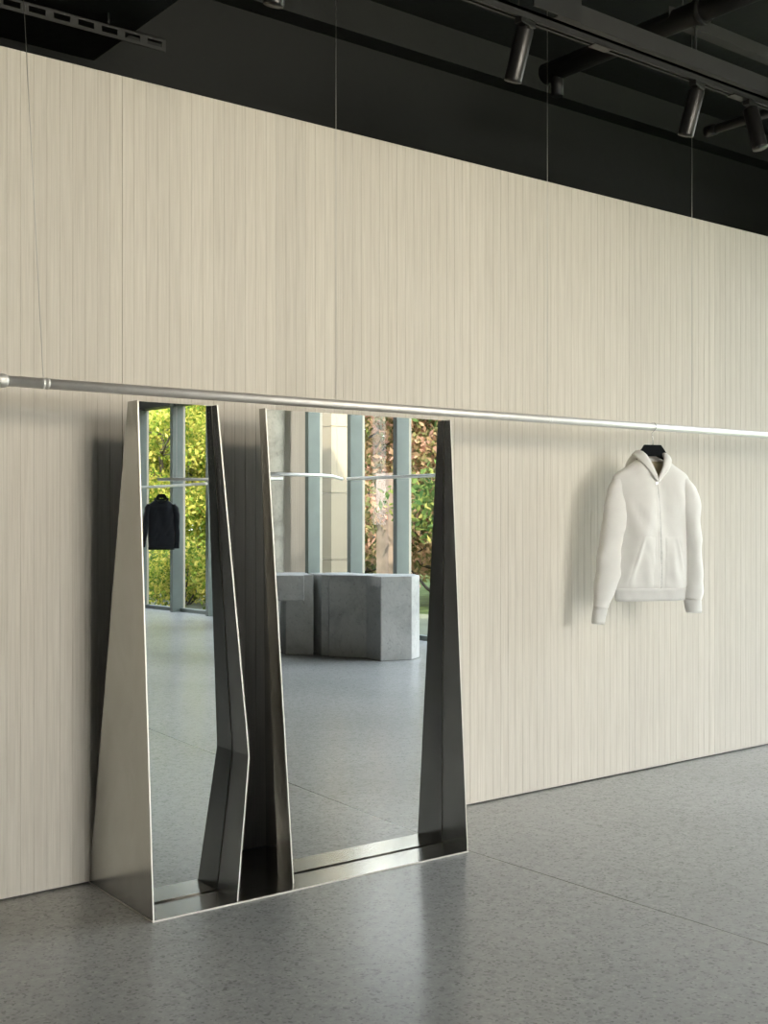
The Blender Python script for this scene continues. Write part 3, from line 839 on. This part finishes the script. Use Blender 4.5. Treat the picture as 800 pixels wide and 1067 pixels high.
tr_ = [
 ('yellow green tree close to the glass, reflected at the narrow pane left edge', (10.6,-19.6,-.16), 4.6, 1.7, L_yellow, 1),
 ('yellow green tree behind the black sweater in the narrow pane', (11.9,-21.5,-.16), 5.4, 1.9, L_yellow, 2),
 ('bright yellow tree reflected at the narrow pane right edge', (11.6,-19.0,-.16), 3.5, 1.7, L_yellow, 3),
 ('green and red tree reflected beside the cream pillar in the wide pane', (11.6,-13.6,-.16), 5.2, 1.8, L_red, 4),
 ('tree with pinkish autumn leaves between two mullions in the wide pane', (12.6,-12.0,-.16), 5.6, 1.9, L_red, 5),
 ('green tree with few red leaves reflected at the wide pane right edge', (12.0,-9.2,-.16), 5.2, 1.8, L_green, 6),
 ('autumn tree farther back over the pale pillar in the wide pane', (15.6,-13.4,-.16), 6.4, 2.2, L_red, 7),
 ('green tree farther back at the wide pane right edge', (15.8,-10.2,-.16), 6.6, 2.3, L_green, 8),
 ('yellow tree farther back in the narrow pane', (15.4,-24.5,-.16), 6.0, 2.4, L_yellow, 9),
 ('green tree farther back in the narrow pane', (14.4,-19.5,-.16), 5.4, 2.2, L_green, 10),
]
for lab, loc, h, sp, lm, sd in tr_: tree(lab, loc, h, lm, sd)
for i,(x,y) in enumerate([(16.5,-21.5),(20.5,-24.),(22.5,-20.5),(19.,-33.),(22.5,-36.),(24.5,-29.)]):
    tree('tall dense tree in the back row of the garden, seen in the mirror', (x,y,-.16), 8.5, (L_yellow,L_green,L_red)[i%3], 20+i, group='back row of garden trees', wide=1.25)
# clipped shrubs under the trees
shr = [((8.5,-13.9,-.16),L_yellow,'yellow green shrub close to the glass below the black sweater'),((8.75,-12.55,-.16),L_yellow,'yellow green shrub close to the glass at the narrow pane right edge'),((8.75,-15.3,-.16),L_green,'low green shrub close to the glass at the narrow pane left edge'),
       ((9.5,-7.0,-.16),L_green,'low green shrub right of the concrete plinth in the wide pane'),((10.2,-7.9,-.16),L_red,'reddish shrub behind the low green one in the wide pane')]
for i,(loc,lm,lab) in enumerate(shr):
    rnd = random.Random(50+i)
    o = thing('shrub', lab, 'shrub', loc, 0, 'shrubs outside the windows')
    m = MB(); cs = []
    for k in range(7):
        a = k*.9; e = Vector((math.cos(a)*.4,math.sin(a)*.4,(.30,.55,.85)[k%3])); m.tube([(0,0,-.03),e*.5,e],[.02,.014,.006],6); cs.append((e,(.45,.45,.42)))
    m.build('stem', M_bark, o)
    m = MB(); foliage_mesh(m, cs, 3500, .042, rnd); m.build('foliage', lm, o, fixn=False)

# pillars and a far building
pl = thing('stone_pillar', 'cream jointed stone pillar outside the glass beside the boarded bay', 'pillar', (8.95,-10.15,-.16))
m = MB()
for k in range(6): m.box(-.17,.17,-.17,.17,k*.9,k*.9+.892)
m.build('shaft', M_stone, pl); m = MB(); m.box(-.14,.14,-.14,.14,0,5.2); m.build('core', M_plaster, pl)
pl = thing('garden_pillar', 'pale pillar standing among the trees between mullions in the wide pane', 'pillar', (10.75,-11.35,-.16))
m = MB(); m.box(-.16,.16,-.16,.16,0,2.1); m.build('shaft', M_pink, pl); m = MB(); m.box(-.165,.165,-.165,.165,2.10,2.14); m.build('cap', M_pink, pl)
ob = thing('office_building', 'distant blue building with white vertical fins above the trees in the narrow pane', 'building', (45.2,-87.3,-.16), math.radians(25))
m = MB(); m.box(-9,9,-5,5,0,26); m.build('facade', M_officeblue, ob)
for k in range(12):
    x = -8.8+1.6*k; m = MB(); m.box(x-.28,x+.28,4.9,5.5,0,26); m.build('fin', M_officewhite, ob)

# ------------------------------------------------------------------ light
world = bpy.data.worlds.new('World'); scene.world = world; world.use_nodes = True
nt = world.node_tree; bg = nt.nodes['Background']
tc = N(nt,'ShaderNodeTexCoord'); sp = N(nt,'ShaderNodeSeparateXYZ'); L(nt,tc.outputs['Generated'],sp.inputs[0])
c = ramp(nt, sp.outputs['Z'], [(0,(1,.985,.95)),(.25,(.93,.97,1.)),(.9,(.66,.80,1.))])
L(nt,c,bg.inputs['Color'])
# hazy bright sky low in the south
vm = N(nt,'ShaderNodeVectorMath',operation='DOT_PRODUCT'); L(nt,tc.outputs['Generated'],vm.inputs[0]); vm.inputs[1].default_value=Vector((-.12,-.97,.06)).normalized()
mr = N(nt,'ShaderNodeMapRange'); mr.interpolation_type='SMOOTHSTEP'; L(nt,vm.outputs['Value'],mr.inputs['Value'])
mr.inputs['From Min'].default_value=.92; mr.inputs['From Max'].default_value=.99
SKY, HAZE = 7.3, 26.
mr.inputs['To Min'].default_value=SKY; mr.inputs['To Max'].default_value=HAZE
L(nt,mr.outputs['Result'],bg.inputs['Strength'])
world.cycles.sampling_method = 'MANUAL'; world.cycles.sample_map_resolution = 512

sun = bpy.data.lights.new('sun','SUN'); sun.energy = 8.5; sun.angle = math.radians(1.5); sun.color=(1,.93,.80)
so = bpy.data.objects.new('sun', sun); COL.objects.link(so)
so.rotation_euler = Vector((.35,-.6,-.7)).to_track_quat('-Z','Y').to_euler()

# unseen fill lights added farther back in the room to even out the wall
for x, pw in ((1.95,440.),(3.1,170.),(4.3,140.),(6.2,95.)):
    l = bpy.data.lights.new('wall_fill','SPOT'); l.energy = pw; l.color = (1,.90,.74); l.spot_size = math.radians(70); l.spot_blend = 1.; l.shadow_soft_size = .65
    o = bpy.data.objects.new('wall_fill', l); COL.objects.link(o); o.location = (x,-6.0,3.05)
    o.rotation_euler = (Vector((x+.1,0,2.9))-Vector((x,-6.0,3.05))).to_track_quat('-Z','Y').to_euler()

l = bpy.data.lights.new('bay_fill','SPOT'); l.energy = 380.; l.color = (1,.95,.86); l.spot_size = math.radians(75); l.spot_blend = 1.; l.shadow_soft_size = .12  # unseen light added to brighten the boarded bay and column
o = bpy.data.objects.new('bay_fill', l); COL.objects.link(o); o.location = (5.5,-6.7,3.4)
o.rotation_euler = (Vector((7.55,-8.95,1.6))-Vector((5.5,-6.7,3.4))).to_track_quat('-Z','Y').to_euler()

# ------------------------------------------------------------------ camera
cam = bpy.data.cameras.new('camera'); co = bpy.data.objects.new('camera', cam); COL.objects.link(co)
co.location = (0,-4.017,1.33); co.rotation_euler = (PI/2,0,math.radians(-38.06))
cam.sensor_fit = 'HORIZONTAL'; cam.sensor_width = 36.; cam.lens = 36.*1229/800; cam.shift_y = (537.3-533.5)/800
cam.clip_start = .05; cam.clip_end = 400
scene.camera = co

vs = scene.view_settings
scene.display_settings.display_device = 'sRGB'
vs.view_transform = 'Standard'; vs.look = 'None'; vs.gamma = 1; vs.use_curve_mapping = False
vs.exposure = 0.28
cy = scene.cycles
cy.use_denoising = True
cy.max_bounces = 10; cy.diffuse_bounces = 6; cy.glossy_bounces = 6; cy.transparent_max_bounces = 12; cy.transmission_bounces = 6
cy.sample_clamp_indirect = 8.0; cy.caustics_reflective = False; cy.caustics_refractive = False
cy.use_adaptive_sampling = False
